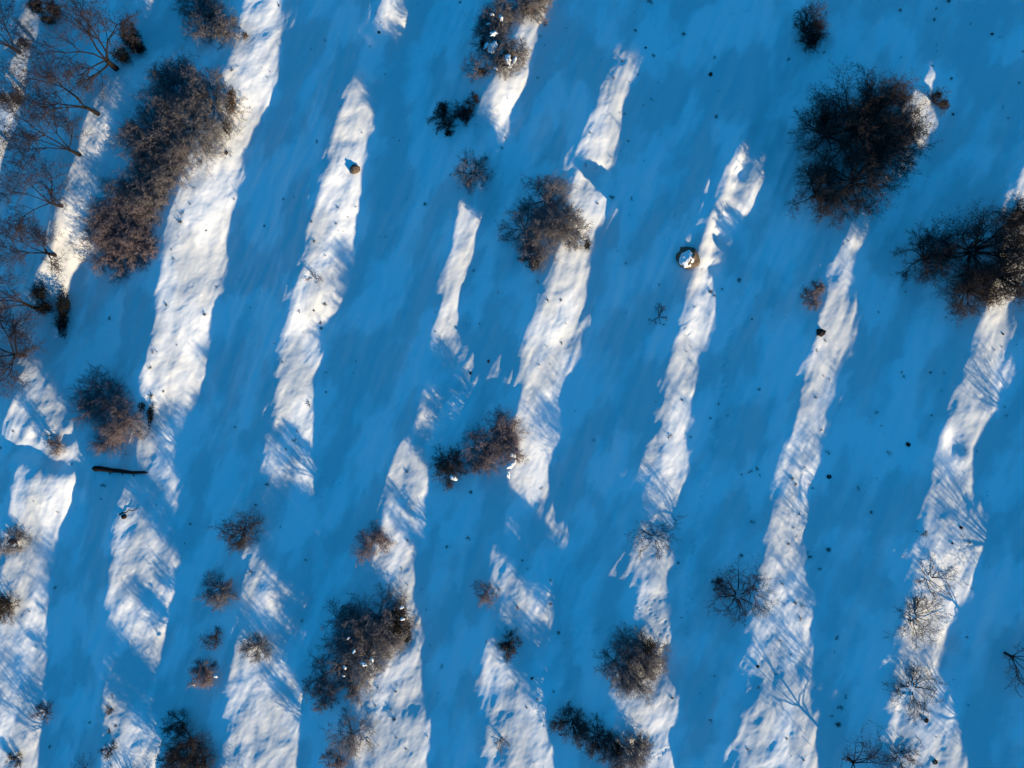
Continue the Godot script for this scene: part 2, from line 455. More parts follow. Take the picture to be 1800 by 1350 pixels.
func spike(a: Vector3, b: Vector3, r: float) -> void:
	var d := (b - a).normalized()
	var u := d.cross(Vector3.RIGHT if absf(d.x) < 0.8 else Vector3.UP).normalized()
	var w := d.cross(u)
	var c := tv.size()
	var o1 := u
	var o2 := u * -0.5 + w * 0.866
	var o3 := u * -0.5 - w * 0.866
	tv.append(a + o1 * r); tv.append(a + o2 * r); tv.append(a + o3 * r); tv.append(b)
	tn.append(o1); tn.append(o2); tn.append(o3); tn.append(d)
	ti.append(c); ti.append(c + 3); ti.append(c + 1)
	ti.append(c + 1); ti.append(c + 3); ti.append(c + 2)
	ti.append(c + 2); ti.append(c + 3); ti.append(c)

func rv() -> Vector3:
	return Vector3(rng.randf_range(-1, 1), rng.randf_range(-1, 1), rng.randf_range(-1, 1))

var thick := 0.012       # radius of the finest twigs at their foot
# a branch and all that grows on it; kids[level] children at every joint, the last level is spikes
func grow(p: Vector3, d: Vector3, length: float, rad: float, level: int, kids: Array, crook: float, lift: float) -> void:
	var top := kids.size()
	if level == top:
		var q := p + (d + rv() * 0.15).normalized() * length
		spike(p, q, rad)
		return
	var n := 4 if level == 0 else 3
	var r := rad
	for i in n:
		d = (d + rv() * crook + Vector3.UP * lift).normalized()
		var q := p + d * (length / n)
		var r2 := r * (0.78 if level < top - 1 else 0.7)
		if level >= top - 1 and top > 2:
			spike(p, q + d * length / n * 0.3, r)
		else:
			tube(p, q, r, r2, 5 if level == 0 else 3)
		p = q
		r = r2
		if level > 0 or i > 0:
			var kn: float = kids[level]
			var many := int(kn) + (1 if rng.randf() < kn - int(kn) else 0)
			for k in many:
				var side := d.cross(rv()).normalized()
				var nd := (d * rng.randf_range(0.5, 1.0) + side * rng.randf_range(0.55, 1.0) + Vector3.UP * lift * 2.0).normalized()
				grow(p, nd, length * rng.randf_range(0.40, 0.66), maxf(r * 0.70, thick), level + 1, kids, crook, lift)

# lobes: [x, y, radius in photo pixels, height in metres]
func fill_lobe(root: Vector3, lobe: Array, dense: float, spread := 1.0) -> void:
	var h: float = lobe[3] * (0.80 if lobe[3] > 2.3 else 0.9)
	var c := ground_px(lobe[0], lobe[1], h * 0.5)
	var r: float = lobe[2] * metres(c) * 0.92
	var stems := int(clampf((6.0 + r * 4.6) * sqrt(dense), 4, 40))
	var kids := [1.8, 2.1, 2.2] if r < 1.2 else [2.3, 2.4, 2.4]
	if dense >= 1.0: kids[2] += 0.4
	if dense < 0.6: kids = [1.2, 1.5, 1.6]
	for k in stems:
		var az := TAU * (k + rng.randf()) / stems
		var up := rng.randf_range(0.10, 1.40)
		var el := atan2(sin(up) * h, cos(up) * r)
		var reach := Vector2(cos(up) * r, sin(up) * h).length()
		var d := Vector3(cos(az) * cos(el), sin(el), sin(az) * cos(el))
		# crowns follow the slope of the bank they stand on
		var flat := Vector3(cos(az), 0, sin(az))
		var rise := (ground(c.x + flat.x * r, c.z + flat.z * r) - c.y) / r
		d = (d + Vector3.UP * clampf(rise, -0.6, 0.6) * 0.85 * cos(el)).normalized()
		var s := c - root + Vector3(cos(az), 0, sin(az)) * r * 0.12 * rng.randf() * spread
		s.y = ground(s.x + root.x, s.z + root.z) - root.y - 0.05
		grow(s, d, reach * rng.randf_range(0.66, 0.86), 0.028 + 0.018 * r * rng.randf_range(0.7, 1.2), 0, kids, 0.17, 0.01)

func leaves_at(parent: Node3D, px: float, py: float, rx: float, ry: float, h: float, count: int, mat: Material, called := "leaf_clump") -> void:
	var c := ground_px(px, py, h * 0.6)
	var m := metres(c)
	clear_twigs()
	for k in count * 2:
		var o := rv()
		while o.length() > 1.0: o = rv()
		o = o * (0.75 + 0.5 * lumps.get_noise_3d(o.x * 2.5 + px, o.y * 2.5, o.z * 2.5 + py))
		var p := Vector3(c.x + o.x * rx * m * (0.85 + 0.3 * rng.randf()), c.y + h * (0.5 + 0.5 * o.y), c.z + o.z * ry * m * (0.85 + 0.3 * rng.randf())) - parent.position
		p.y = maxf(p.y, ground(p.x + parent.position.x, p.z + parent.position.z) - parent.position.y + 0.03)
		var d := (o + rv() * 0.8).normalized()
		spike(p, p + d * rng.randf_range(0.08, 0.30), rng.randf_range(0.015, 0.04))
	part(called, mesh_of(tv, tn, ti), mat, parent, "stuff")

func blob(rad: Vector3, seed_at: int, rough: float, rings := 7, segs := 10) -> ArrayMesh:
	var n := FastNoiseLite.new()
	n.seed = seed_at; n.frequency = 0.9
	var st := SurfaceTool.new()
	st.begin(Mesh.PRIMITIVE_TRIANGLES)
	st.set_smooth_group(0)
	var f := func(i: int, j: int) -> Vector3:
		var a := PI * i / rings
		var b := TAU * (j % segs) / segs
		var o := Vector3(sin(a) * cos(b), cos(a), sin(a) * sin(b))
		return o * rad * (1.0 + rough * n.get_noise_3dv(o * 1.6))
	for i in rings:
		for j in segs:
			for q in [[i, j], [i, j + 1], [i + 1, j], [i, j + 1], [i + 1, j + 1], [i + 1, j]]:
				st.add_vertex(f.call(q[0], q[1]))
	st.generate_normals()
	return st.commit()

func snow_on(parent: Node3D, spots: Array) -> void:      # [x, y, radius px, height above the ground]
	for s in spots:
		var c := ground_px(s[0], s[1], s[3])
		var r: float = s[2] * metres(c)
		var o := part("snow_clump", blob(Vector3(r * 1.2, r * 0.4, r * 0.65), int(s[0]), 1.3, 9, 14), M.clean_snow, parent)
		o.position = Vector3(c.x, c.y + s[3], c.z) - parent.position
		o.rotation.y = s[0] * 1.3

func shrub(called: String, label: String, lobes: Array, wood: String, dense := 1.0, leaf := []) -> Node3D:
	rng.seed = hash(label)
	var l0: Array = lobes[0]
	var root := ground_px(l0[0], l0[1], l0[3] * 0.5)
	var o := thing(called, root, label, "shrub", "bare shrubs on the terraces")
	clear_wood(); clear_twigs()
	for l in lobes: fill_lobe(root, l, dense)
	part("stems", mesh_of(pv, pn, pi), M[wood + "_bark"], o, "stuff")
	part("twigs", mesh_of(tv, tn, ti), M[wood + "_twig"], o, "stuff")
	for f in leaf: leaves_at(o, f[0], f[1], f[2], f[3], f[4], f[5], M[f[6]])
	return o

# trees stand on a trunk; limbs: [bearing in degrees (0 = right, 90 = down in the photo), rise 0..1, length m]
func tree(label: String, px: float, py: float, trunk_h: float, rad: float, limbs: Array, wood: String, kids: Array, lean := Vector2.ZERO, group := "bare trees on the terraces") -> Node3D:
	rng.seed = hash(label)
	var root := ground_px(px, py)
	var o := thing("bare_tree", root, label, "tree", group)
	clear_wood(); clear_twigs()
	var p := Vector3(0, -0.3, 0)
	var r := rad * 1.25
	var fork := []
	for i in 4:
		var q := p + Vector3(lean.x, 1.0, lean.y).normalized() * ((trunk_h + 0.3) / 4.0) + rv() * Vector3(0.05, 0, 0.05)
		tube(p, q, r, r * 0.9, 8)
		p = q
		r *= 0.9
		fork.append([p, r])
	part("trunk", mesh_of(pv, pn, pi), M[wood + "_bark"], o)
	for k in limbs.size():
		clear_wood()
		var l: Array = limbs[k]
		var a := deg_to_rad(l[0])
		var f: Array = fork[3 if k % 3 != 2 else 2]
		var d := Vector3(cos(a) * (1.0 - l[1] * 0.6), l[1], sin(a) * (1.0 - l[1] * 0.6)).normalized()
		grow(f[0], d, l[2], f[1] * rng.randf_range(0.42, 0.6), 0, kids, 0.30, 0.05)
		part("limb", mesh_of(pv, pn, pi), M[wood + "_bark"], o)
	part("crown", mesh_of(tv, tn, ti), M[wood + "_twig"], o, "stuff")
	return o

# ------------------------------------------------------------------ small things
func tuft_mesh(kind: int) -> ArrayMesh:      # about one metre across
	clear_twigs()
	rng.seed = 900 + kind
	if kind < 4:                             # sprawling bent stalks
		for k in 9 + kind * 3:
			var a := rng.randf() * TAU
			var d := Vector3(cos(a), rng.randf_range(0.25, 1.4), sin(a)).normalized()
			var p := Vector3(rng.randf_range(-0.08, 0.08), -0.05, rng.randf_range(-0.08, 0.08))
			var q := p + d * rng.randf_range(0.25, 0.5)
			spike(p, q, 0.028)
			for s in 4:
				var e := (d + rv() * 0.9).normalized()
				spike(p.lerp(q, rng.randf_range(0.3, 0.9)), q + e * rng.randf_range(0.05, 0.25), 0.022)
	else:                                    # tight dark cushions
		for k in 120:
			var o := rv()
			o.y = absf(o.y)
			o = o.normalized()
			var p := o * Vector3(0.26, 0.24, 0.3) * rng.randf_range(0.5, 1.0)
			spike(p, p + (o + rv() * 0.5).normalized() * rng.randf_range(0.1, 0.24), 0.05)
	return mesh_of(tv, tn, ti)

var bands := []
func sunlit(p: Vector3) -> bool:
	for s in strips.size():
		if p.x > on_grid(x_left[s], p.z) and p.x < on_grid(x_right[s], p.z): return true
	return false

const LANDMARKS := [[1210, 453, "the snow capped boulder"], [623, 297, "the tan rock"], [210, 828, "the fallen log"], [1510, 240, "the huge dark shrub"], [1730, 450, "the broad dark shrub"], [960, 385, "the large grey brown shrub"], [330, 190, "the wide brown thicket"], [215, 410, "the dense rosy shrub"], [370, 40, "the yellowish stemmed shrub"], [190, 730, "the grey violet shrub"], [645, 1125, "the big snow dotted shrub"], [860, 790, "the ruddy shrub"], [1113, 1170, "the fan stemmed shrub"], [1050, 1300, "the diagonal row of shrubs"], [880, 60, "the snow loaded shrub"], [795, 200, "the split black shrub"], [828, 300, "the small wiry shrub"], [420, 937, "the spidery dark shrub"], [650, 965, "the faded brown shrub"], [895, 1137, "the small black shrub"], [358, 1183, "the compact rusty bush"], [325, 1310, "the tall dark shrub"], [1160, 955, "the small open bare shrub"], [1305, 1055, "the long boughed shrub"], [1620, 1060, "the shrub with a snow lined bough"], [1610, 1215, "the narrow leaning shrub"], [1500, 1320, "the tree with a forked shadow"], [1422, 45, "the plume shaped shrub"], [1652, 175, "the straggling shrub"], [1430, 520, "the orange brown bush"], [1780, 1165, "the lone bare tree"], [551, 488, "the reddish sprig"], [1160, 557, "the flat dark sprig"], [100, 250, "the bare tree row"], [882, 1305, "the straw stalks"]]
func landmark(x: float, y: float) -> String:
	var best := 1e9
	var word := ""
	for l in LANDMARKS:
		var d := Vector2(l[0] - x, l[1] - y).length()
		if d < best:
			best = d
			word = l[2]
	return ("beside " if best < 95.0 else "near ") + word

func tufts() -> void:
	var kinds := []
	for k in 7: kinds.append(tuft_mesh(k))
	var tiny := []
	for t in TUFTS:
		if t[2] < 4:
			tiny.append(t)
			continue
		rng.seed = int(t[0] * 31 + t[1])
		var p := ground_px(t[0], t[1])
		var big: bool = t[2] >= 8
		var cushion: bool = t.size() > 3
		var lit := sunlit(p)
		var o: MeshInstance3D = part(numbered("dark_cushion_plant" if cushion else "weed_tuft"), kinds[4 + rng.randi() % 3] if cushion else kinds[rng.randi() % 4], M.weed_dark if cushion or rng.randf() < 0.5 else M.weed, self)
		var s: float = t[2] * metres(p) * (1.25 if cushion else 1.6)
		o.position = p
		o.scale = Vector3(s, s * rng.randf_range(0.6, 1.0), s)
		o.rotation.y = rng.randf() * TAU
		var near := landmark(t[0], t[1])
		if cushion: tag(o, ("large" if big else "small") + " round nearly black cushion plant " + near, "plant", "dark cushion plants")
		elif big and lit: tag(o, "larger dark weed tuft on sunlit snow " + near, "weed", "larger weeds on sunlit snow")
		elif big: tag(o, "larger dark weed tuft in blue shade " + near, "weed", "larger weeds in the shade")
		elif lit: tag(o, ("short" if t[2] < 5 else "branched") + " dark weeds on sunlit snow " + near, "weed", "small weeds on sunlit snow")
		else: tag(o, ("short" if t[2] < 5 else "branched") + " dark weeds in blue shade " + near, "weed", "small weeds in the shade")
	# stubble too small to tell apart
	clear_twigs()
	rng.seed = 77
	var spots := []
	for t in tiny: spots.append([t[0], t[1], t[2] * 0.9])
	for k in 900:
		spots.append([rng.randf_range(-60, 1860), rng.randf_range(-60, 1410), rng.randf_range(0.7, 1.8)])
	for t in spots:
		var p := ground_px(t[0], t[1])
		var s: float = t[2] * metres(p) * 1.5
		for k in 4:
			var d := (rv() + Vector3(0, 0.9, 0)).normalized()
			spike(p - Vector3(0, 0.02, 0), p + d * s * rng.randf_range(0.6, 1.2), s * 0.13)
	var st := part("stubble", mesh_of(tv, tn, ti), M.weed, self)
	tag(st, "scattered specks of dead grass stubble showing through the snow", "stubble", "", "stuff")

func details_of_ground() -> void:
	rng.seed = 19
	walk([[1205, 1120], [1212, 1010], [1222, 920], [1245, 830], [1262, 740], [1275, 640], [1290, 560], [1310, 500]], 5.0, 0.11)
	walk([[960, 1128], [1010, 1113], [1075, 1108]], 6.0, 0.11)
	walk([[1118, 1068], [1150, 1055], [1176, 1046]], 9.0, 0.06)
	walk([[1138, 1070], [1150, 1086], [1178, 1112]], 9.0, 0.06)
	walk([[1280, 28], [1330, 14]], 6.0, 0.11)
	walk([[1150, 1330], [1180, 1310]], 7.0, 0.11)
	for p in [[1168, 1090], [1178, 1098], [1142, 1105], [1158, 1113], [1172, 1117], [1166, 1050], [1175, 1043], [1232, 470], [1255, 455], [1200, 575], [1208, 585]]:
		tread(p[0], p[1], 0.07)
	for p in [[1334, 232, 0.6, 0.3], [1326, 248, 0.6, 0.3], [1318, 266, 0.6, 0.3], [1310, 285, 0.6, 0.3], [1302, 305, 0.7, 0.35], [1293, 335, 0.6, 0.3], [1284, 362, 0.6, 0.3], [1272, 388, 0.8, 0.42], [1264, 412, 0.7, 0.4], [1256, 440, 0.7, 0.35], [1248, 470, 0.7, 0.35], [1238, 500, 0.8, 0.3]]: hollow(p[0], p[1], p[2], p[3])
	hollow(1210, 453, 1.0, 0.12)
	hollow(1678, 770, 0.8, 0.25)
	hollow(1680, 790, 0.7, 0.22)
	hollow(600, 322, 0.7, 0.2)
	hollow(610, 240, 0.8, 0.2)
	# the sunken path that crosses the sunlit terrace below the tree row
	for p in [[-10, 790], [15, 788], [40, 792], [65, 797], [90, 806], [112, 815], [135, 826]]: hollow(p[0], p[1], 1.1, 0.45)
	for p in [[30, 764], [60, 766], [90, 768], [115, 770]]: hollow(p[0], p[1], 0.6, 0.25)
	for p in [[140, 850], [135, 862], [132, 874]]: hollow(p[0], p[1], 0.7, 0.35)

func more_materials() -> void:
	var defs := {
		"brown": [Color(0.150, 0.132, 0.128), Color(0.175, 0.160, 0.168)],
		"rosy": [Color(0.140, 0.115, 0.112), Color(0.200, 0.160, 0.170)],
		"dark": [Color(0.040, 0.032, 0.029), Color(0.062, 0.048, 0.043)],
		"tree": [Color(0.018, 0.015, 0.015), Color(0.050, 0.041, 0.050)],
	}
	for k in defs:
		M[k + "_bark"] = plain(defs[k][0])
		M[k + "_twig"] = plain(defs[k][1])
	M.leaf_dark = plain(Color(0.014, 0.014, 0.012))
	M.leaf_brown = plain(Color(0.075, 0.045, 0.028))
	M.weed = plain(Color(0.10, 0.075, 0.05))
	M.weed_dark = plain(Color(0.025, 0.022, 0.02))
	M.log_bark = plain(Color(0.022, 0.017, 0.015))
	M.dark_stone = plain(Color(0.03, 0.027, 0.026))
	var st := plain(Color(1, 1, 1))
	var n := FastNoiseLite.new()
	n.seed = 8; n.frequency = 0.03; n.fractal_octaves = 4
	var g := Gradient.new()
	g.set_color(0, Color(0.05, 0.035, 0.025).linear_to_srgb())
	g.set_color(1, Color(0.26, 0.2, 0.15).linear_to_srgb())
	var t := NoiseTexture2D.new()
	t.width = 256; t.height = 256; t.seamless = true; t.noise = n; t.color_ramp = g
	st.albedo_texture = t
	st.uv1_triplanar = true
	M.stone = st
	M.clean_snow = plain(Color(0.87, 0.88, 0.89), 0.8)

func plants() -> void:
	more_materials()
	shrub("shrub", "huge dark bare shrub filling a shaded gap beside a sliver of sunlit snow", [[1525, 215, 85, 4.2], [1465, 225, 63, 3.6], [1515, 310, 79, 4.0], [1575, 245, 60, 3.4], [1445, 335, 46, 2.8], [1560, 175, 44, 3.0]], "dark", 1.0, [[1450, 212, 11, 14, 2.6, 260, "leaf_dark"], [1533, 190, 24, 22, 3.4, 500, "leaf_dark"]])
	shrub("shrub", "broad dark rounded shrub with browner lit crown above a narrow lit terrace end", [[1735, 435, 81, 4.2], [1790, 475, 68, 4.2], [1640, 448, 46, 3.0], [1720, 505, 50, 3.4], [1795, 390, 44, 3.2]], "dark", 1.1, [])
	shrub("shrub", "large grey brown shrub with a dark drooping tail astride a lit terrace", [[960, 345, 46, 2.9], [1000, 398, 40, 2.7], [925, 400, 42, 2.5], [965, 400, 40, 2.9], [938, 452, 26, 1.8]], "brown", 1.1, [[938, 462, 16, 18, 1.5, 260, "leaf_dark"], [1033, 430, 6, 14, 1.2, 120, "leaf_dark"]])
	shrub("shrub", "wide brown thicket, widest of three joined in a row, with dark leaves on one side", [[315, 165, 66, 1.7], [372, 178, 60, 1.5], [268, 222, 62, 1.7], [335, 225, 66, 1.7], [290, 265, 62, 1.6], [255, 255, 50, 1.5], [300, 140, 48, 1.4]], "brown", 1.2, [[405, 175, 9, 32, 1.6, 420, "leaf_brown"], [398, 222, 7, 18, 1.2, 180, "leaf_dark"]])
	shrub("shrub", "brown thicket squeezed between a wider and a rosier one", [[258, 318, 62, 1.6], [298, 288, 50, 1.4], [225, 345, 52, 1.4], [265, 345, 48, 1.4]], "brown", 1.2)
	shrub("shrub", "dense rosy brown shrub at the end of a joined row of three", [[212, 418, 64, 1.6], [228, 378, 60, 1.6], [195, 440, 54, 1.4], [245, 430, 52, 1.4], [190, 395, 48, 1.4]], "rosy", 1.3)
	shrub("shrub", "brown shrub with yellowish stems beside the broad sunlit terrace", [[365, 35, 46, 2.1], [350, 5, 40, 2.0], [395, 55, 30, 1.5]], "brown", 1.0, [[430, 62, 6, 7, 0.7, 60, "leaf_brown"], [372, 30, 10, 10, 2.0, 80, "leaf_dark"]])
	shrub("shrub", "grey violet shrub with a rank of black leaves, close to the fallen log", [[185, 715, 54, 2.7], [165, 690, 40, 2.2], [215, 745, 46, 2.4], [190, 770, 36, 2.1]], "rosy", 0.95, [[263, 730, 6, 26, 0.9, 240, "leaf_dark"], [248, 715, 6, 12, 0.8, 100, "leaf_dark"]])
	var a := shrub("shrub", "big brown and black round shrub dotted with snow on the lit terrace", [[625, 1110, 62, 2.0], [665, 1095, 56, 1.9], [640, 1160, 60, 1.9], [690, 1110, 42, 1.6], [605, 1150, 44, 1.6], [615, 1205, 33, 1.0]], "brown", 1.0, [[700, 1095, 20, 40, 1.5, 700, "leaf_brown"], [716, 1115, 8, 26, 1.1, 260, "leaf_dark"], [612, 1078, 26, 20, 1.3, 300, "leaf_dark"]])
	snow_on(a, [[622, 1145, 3, 2.8], [606, 1173, 3, 2.2], [640, 1168, 4, 2.6], [706, 1068, 3, 1.6], [604, 1188, 2, 1.6], [654, 1160, 3, 2.6], [612, 1122, 2, 2.8], [708, 1088, 3, 1.8]])
	shrub("shrub", "thin dark twiggy shrub hugging a much bigger snow dotted one", [[565, 1195, 38, 1.7], [570, 1225, 28, 1.3]], "brown", 0.6)
	a = shrub("shrub", "ruddy brown shrub with a pale snow streak beside a darker small one", [[855, 785, 46, 2.4], [885, 755, 36, 2.0], [846, 806, 28, 1.7], [895, 790, 32, 1.7]], "rosy", 0.95)
	snow_on(a, [[901, 800, 5, 0.9], [897, 818, 6, 0.7], [893, 834, 5, 0.5], [905, 812, 4, 0.8]])
	a = shrub("shrub", "dark violet shrub with one snow patch beside a ruddy one", [[792, 826, 33, 2.0], [784, 808, 24, 1.6]], "dark", 0.9)
	snow_on(a, [[797, 840, 5, 1.6]])
	shrub("shrub", "round shrub with fanning dark stems midway on a lit terrace near animal tracks", [[1113, 1168, 56, 2.2], [1140, 1150, 38, 2.0], [1085, 1170, 36, 1.8], [1120, 1205, 36, 1.7]], "brown", 0.85, [[1142, 1138, 14, 16, 2.2, 260, "leaf_brown"]])
	shrub("shrub", "small dark shrub at the uphill end of a diagonal row of three", [[1008, 1278, 32, 2.0]], "dark", 1.0)
	shrub("shrub", "small dark shrub in the middle of a diagonal row of three", [[1052, 1302, 30, 1.9]], "dark", 1.1)
	shrub("shrub", "brown tipped shrub ending a diagonal row of three against lit snow", [[1108, 1325, 34, 2.0], [1085, 1340, 26, 1.7], [1128, 1312, 18, 1.4]], "brown", 1.1, [[1085, 1318, 14, 12, 1.6, 200, "leaf_dark"]])
	a = shrub("shrub", "greyish shrub loaded with several white snow clumps", [[868, 62, 40, 2.4], [875, 25, 36, 2.2], [885, 105, 34, 2.0], [905, 85, 22, 1.6]], "brown", 1.0, [[885, 105, 24, 14, 1.4, 420, "leaf_dark"], [850, 75, 8, 14, 1.4, 200, "leaf_dark"], [855, 40, 16, 14, 1.8, 220, "leaf_dark"]])
	snow_on(a, [[868, 59, 5, 2.2], [866, 84, 8, 1.8], [856, 80, 5, 1.6], [893, 104, 7, 1.6], [905, 106, 5, 1.4], [897, 116, 4, 1.2], [865, 25, 3, 2.0], [881, 31, 4, 2.0], [858, 42, 3, 1.9], [872, 120, 3, 1.0]])
	shrub("shrub", "grey shrub touching the snow loaded one above white drift", [[925, 8, 34, 2.4], [945, -5, 26, 2.0]], "brown", 1.1, [[925, 14, 18, 12, 1.6, 240, "leaf_brown"]])
	shrub("shrub", "small fan of twigs with rusty foot beside the snow loaded shrub", [[840, 118, 24, 1.6]], "brown", 0.7, [[846, 125, 8, 6, 0.7, 90, "leaf_brown"]])
	shrub("shrub", "low black shrub split in two by a strip of snow", [[778, 200, 22, 1.6], [815, 198, 20, 1.5], [788, 222, 14, 1.0], [833, 175, 12, 0.9]], "dark", 1.0, [[815, 200, 17, 16, 1.1, 300, "leaf_dark"], [776, 192, 12, 20, 1.1, 260, "leaf_dark"], [787, 234, 7, 7, 0.6, 80, "leaf_dark"]])
	shrub("shrub", "small wiry brown shrub alone above the narrow lit terrace", [[830, 300, 32, 2.0]], "brown", 0.9)
	shrub("shrub", "round dark spidery shrub standing over dappled lit snow", [[420, 937, 37, 2.4]], "dark", 0.8)
	shrub("shrub", "neat round brown grey bush, uppermost of a loose column of small ones", [[385, 1043, 33, 2.0]], "brown", 1.0)
	shrub("shrub", "faded brown shrub half on a lit patch of snow", [[650, 960, 32, 2.0], [668, 945, 20, 1.4]], "rosy", 0.8)
	shrub("shrub", "little rosy tuft shaped shrub leaning on a lit terrace side", [[855, 1045, 22, 1.4]], "rosy", 0.9)
	shrub("shrub", "small black shrub near faint diagonal shadows", [[895, 1137, 24, 1.4]], "dark", 1.0, [[890, 1135, 16, 7, 0.8, 120, "leaf_dark"]])
	shrub("shrub", "very small dim bush between two rounder ones", [[375, 1122, 18, 1.3]], "dark", 0.7)
	a = shrub("shrub", "compact rusty brown bush with two snow specks", [[358, 1183, 27, 1.8]], "rosy", 1.3)
	snow_on(a, [[379, 1189, 3, 0.9], [341, 1203, 3, 0.6]])
	shrub("shrub", "wiry dark bush edging a lit patch with diagonal shadows", [[450, 1138, 27, 1.8]], "brown", 0.8)
	shrub("shrub", "tall dark spreading shrub rooted in blue shade below the compact bushes", [[325, 1318, 42, 3.4], [310, 1278, 24, 2.4], [350, 1345, 36, 2.6], [310, 1345, 30, 2.4]], "dark", 0.8)
	shrub("shrub", "loose brown shrub with long thin stems below the big snow dotted one", [[615, 1300, 42, 2.6]], "brown", 0.7)
	shrub("shrub", "rusty low shrub under the loose long stemmed one", [[590, 1340, 26, 1.8]], "rosy", 1.1)
	shrub("shrub", "dark plume shaped shrub alone in open blue shade", [[1422, 45, 34, 2.6], [1430, 68, 22, 1.8]], "dark", 0.9, [[1430, 68, 11, 17, 1.6, 320, "leaf_dark"]])
	shrub("shrub", "small straggling shrub at the tip of a sunlit sliver", [[1652, 175, 22, 1.4]], "dark", 0.6, [[1659, 181, 6, 6, 0.8, 80, "leaf_dark"], [1650, 166, 6, 6, 0.8, 60, "leaf_dark"]])
	shrub("shrub", "small orange brown bush beside a narrow lit terrace", [[1426, 522, 19, 1.4], [1440, 505, 12, 0.9]], "rosy", 1.2)
	shrub("shrub", "black forked shrub crowning the tip of a narrow lit terrace", [[1532, 362, 20, 1.2]], "dark", 0.45)
	shrub("shrub", "tawny shrub on the lit terrace cut by the picture side", [[18, 955, 26, 1.8]], "brown", 0.7, [[18, 952, 9, 8, 0.9, 80, "leaf_brown"]])
	shrub("shrub", "dark speckled shrub half outside the picture on dappled snow", [[2, 1068, 26, 2.2]], "dark", 1.0, [[3, 1065, 12, 24, 1.6, 260, "leaf_dark"]])
	shrub("shrub", "small violet brown shrub on open shade beside dappled snow", [[75, 1253, 19, 1.2]], "rosy", 0.7)
	shrub("shrub", "small wispy dark plant on dappled shade, larger of two", [[190, 1320, 15, 1.0]], "dark", 0.6)
	shrub("shrub", "small wispy dark plant on dappled shade, smaller of two", [[193, 1250, 12, 0.9]], "dark", 0.5)
	shrub("shrub", "crumbly black low plant on dim dappled snow", [[25, 1335, 15, 0.8]], "dark", 0.7)
	shrub("shrub", "small lilac grey shrub on a ridge of snow by the sunken path", [[98, 782, 20, 1.3]], "rosy", 0.9)
	shrub("shrub", "sparse straw stalks fanning out on the lit terrace with a clear shadow", [[882, 1305, 18, 1.3]], "brown", 0.3)
	shrub("shrub", "reddish dead sprig forked in two on a dappled terrace", [[551, 488, 17, 0.7]], "rosy", 0.45)
	shrub("shrub", "flat dark sprig spreading in the open shade below the boulder", [[1160, 557, 20, 0.7]], "dark", 0.3)
	shrub("shrub", "small dark sprig beside a bare tree with long boughs", [[1262, 1025, 13, 0.8]], "dark", 0.6)
	# dark evergreen masses of the tree row
	for e in [
		["tall black evergreen mass growing against the largest bare tree", [[226, 62, 12, 26, 3.0, 1100], [212, 95, 12, 14, 2.2, 500], [243, 84, 9, 8, 1.6, 260]]],
		["narrow black evergreen hedge along the edge of blue shade", [[108, 535, 6, 26, 2.0, 700], [107, 568, 6, 24, 1.6, 560]]],
		["blackish bramble heap between two bare trees", [[66, 515, 12, 18, 1.4, 420], [75, 540, 12, 13, 1.5, 380]]],
		["black evergreen clump beside the first lit terrace end", [[90, 14, 10, 16, 2.0, 520], [82, 34, 8, 8, 1.2, 160]]],
		["black evergreen clump over which a bough stretches", [[60, 8, 9, 12, 2.2, 420]]],
		["brambles with dark leaves on a dim strip of broken snow", [[28, 172, 9, 12, 1.2, 240], [38, 75, 8, 10, 1.2, 160], [3, 172, 8, 10, 1.2, 160]]],
	]:
		rng.seed = hash(e[0])
		var f0: Array = e[1][0]
		var root := ground_px(f0[0], f0[1], f0[4] * 0.6)
		var o := thing("evergreen_shrub", root, e[0], "shrub", "dark evergreen shrubs of the tree row")
		clear_wood(); clear_twigs()
		for f in e[1]: fill_lobe(root, [f[0], f[1], f[2] * 1.2, f[4]], 0.5)
		part("stems", mesh_of(pv, pn, pi), M.dark_bark, o, "stuff")
		part("twigs", mesh_of(tv, tn, ti), M.dark_twig, o, "stuff")
		for f in e[1]: leaves_at(o, f[0], f[1], f[2] * 1.4, f[3] * 1.25, f[4], f[5], M.leaf_dark, "foliage")
	# the row of bare trees
	var fine := [3.4, 3.2, 3.3]
	var row := "bare trees standing in a row"
	tree("largest bare tree of the row, with thick forking limbs beside black evergreen", 205, 122, 1.6, 0.24, [[200, 0.55, 4.6], [235, 0.7, 4.8], [275, 0.75, 4.6], [165, 0.35, 3.4], [310, 0.6, 4.0], [120, 0.4, 2.6]], "tree", fine, Vector2.ZERO, row)
	tree("bare tree of the row just below the largest, leaning over blue shade", 173, 201, 1.8, 0.18, [[215, 0.75, 4.4], [185, 0.5, 4.2], [160, 0.6, 3.4], [240, 0.7, 4.0]], "tree", fine, Vector2(-0.15, 0), row)
	tree("bare tree of the row whose crown crosses a brightly lit patch", 141, 272, 1.5, 0.16, [[190, 0.45, 4.0], [215, 0.6, 4.0], [250, 0.75, 3.6], [330, 0.5, 2.6], [165, 0.6, 3.4]], "tree", fine, Vector2(-0.1, 0), row)
	tree("bare tree of the row with rosy twigs above a lit patch, mid row", 110, 362, 1.4, 0.14, [[190, 0.45, 3.6], [225, 0.6, 3.6], [280, 0.7, 3.0], [160, 0.5, 3.0], [340, 0.5, 2.0]], "tree", fine, Vector2(-0.1, 0), row)
	tree("bare tree of the row with one long level limb", 97, 448, 1.3, 0.16, [[182, 0.25, 4.4], [215, 0.55, 3.8], [260, 0.7, 3.2], [300, 0.6, 2.2], [150, 0.5, 2.8], [60, 0.4, 1.8]], "tree", fine, Vector2.ZERO, row)
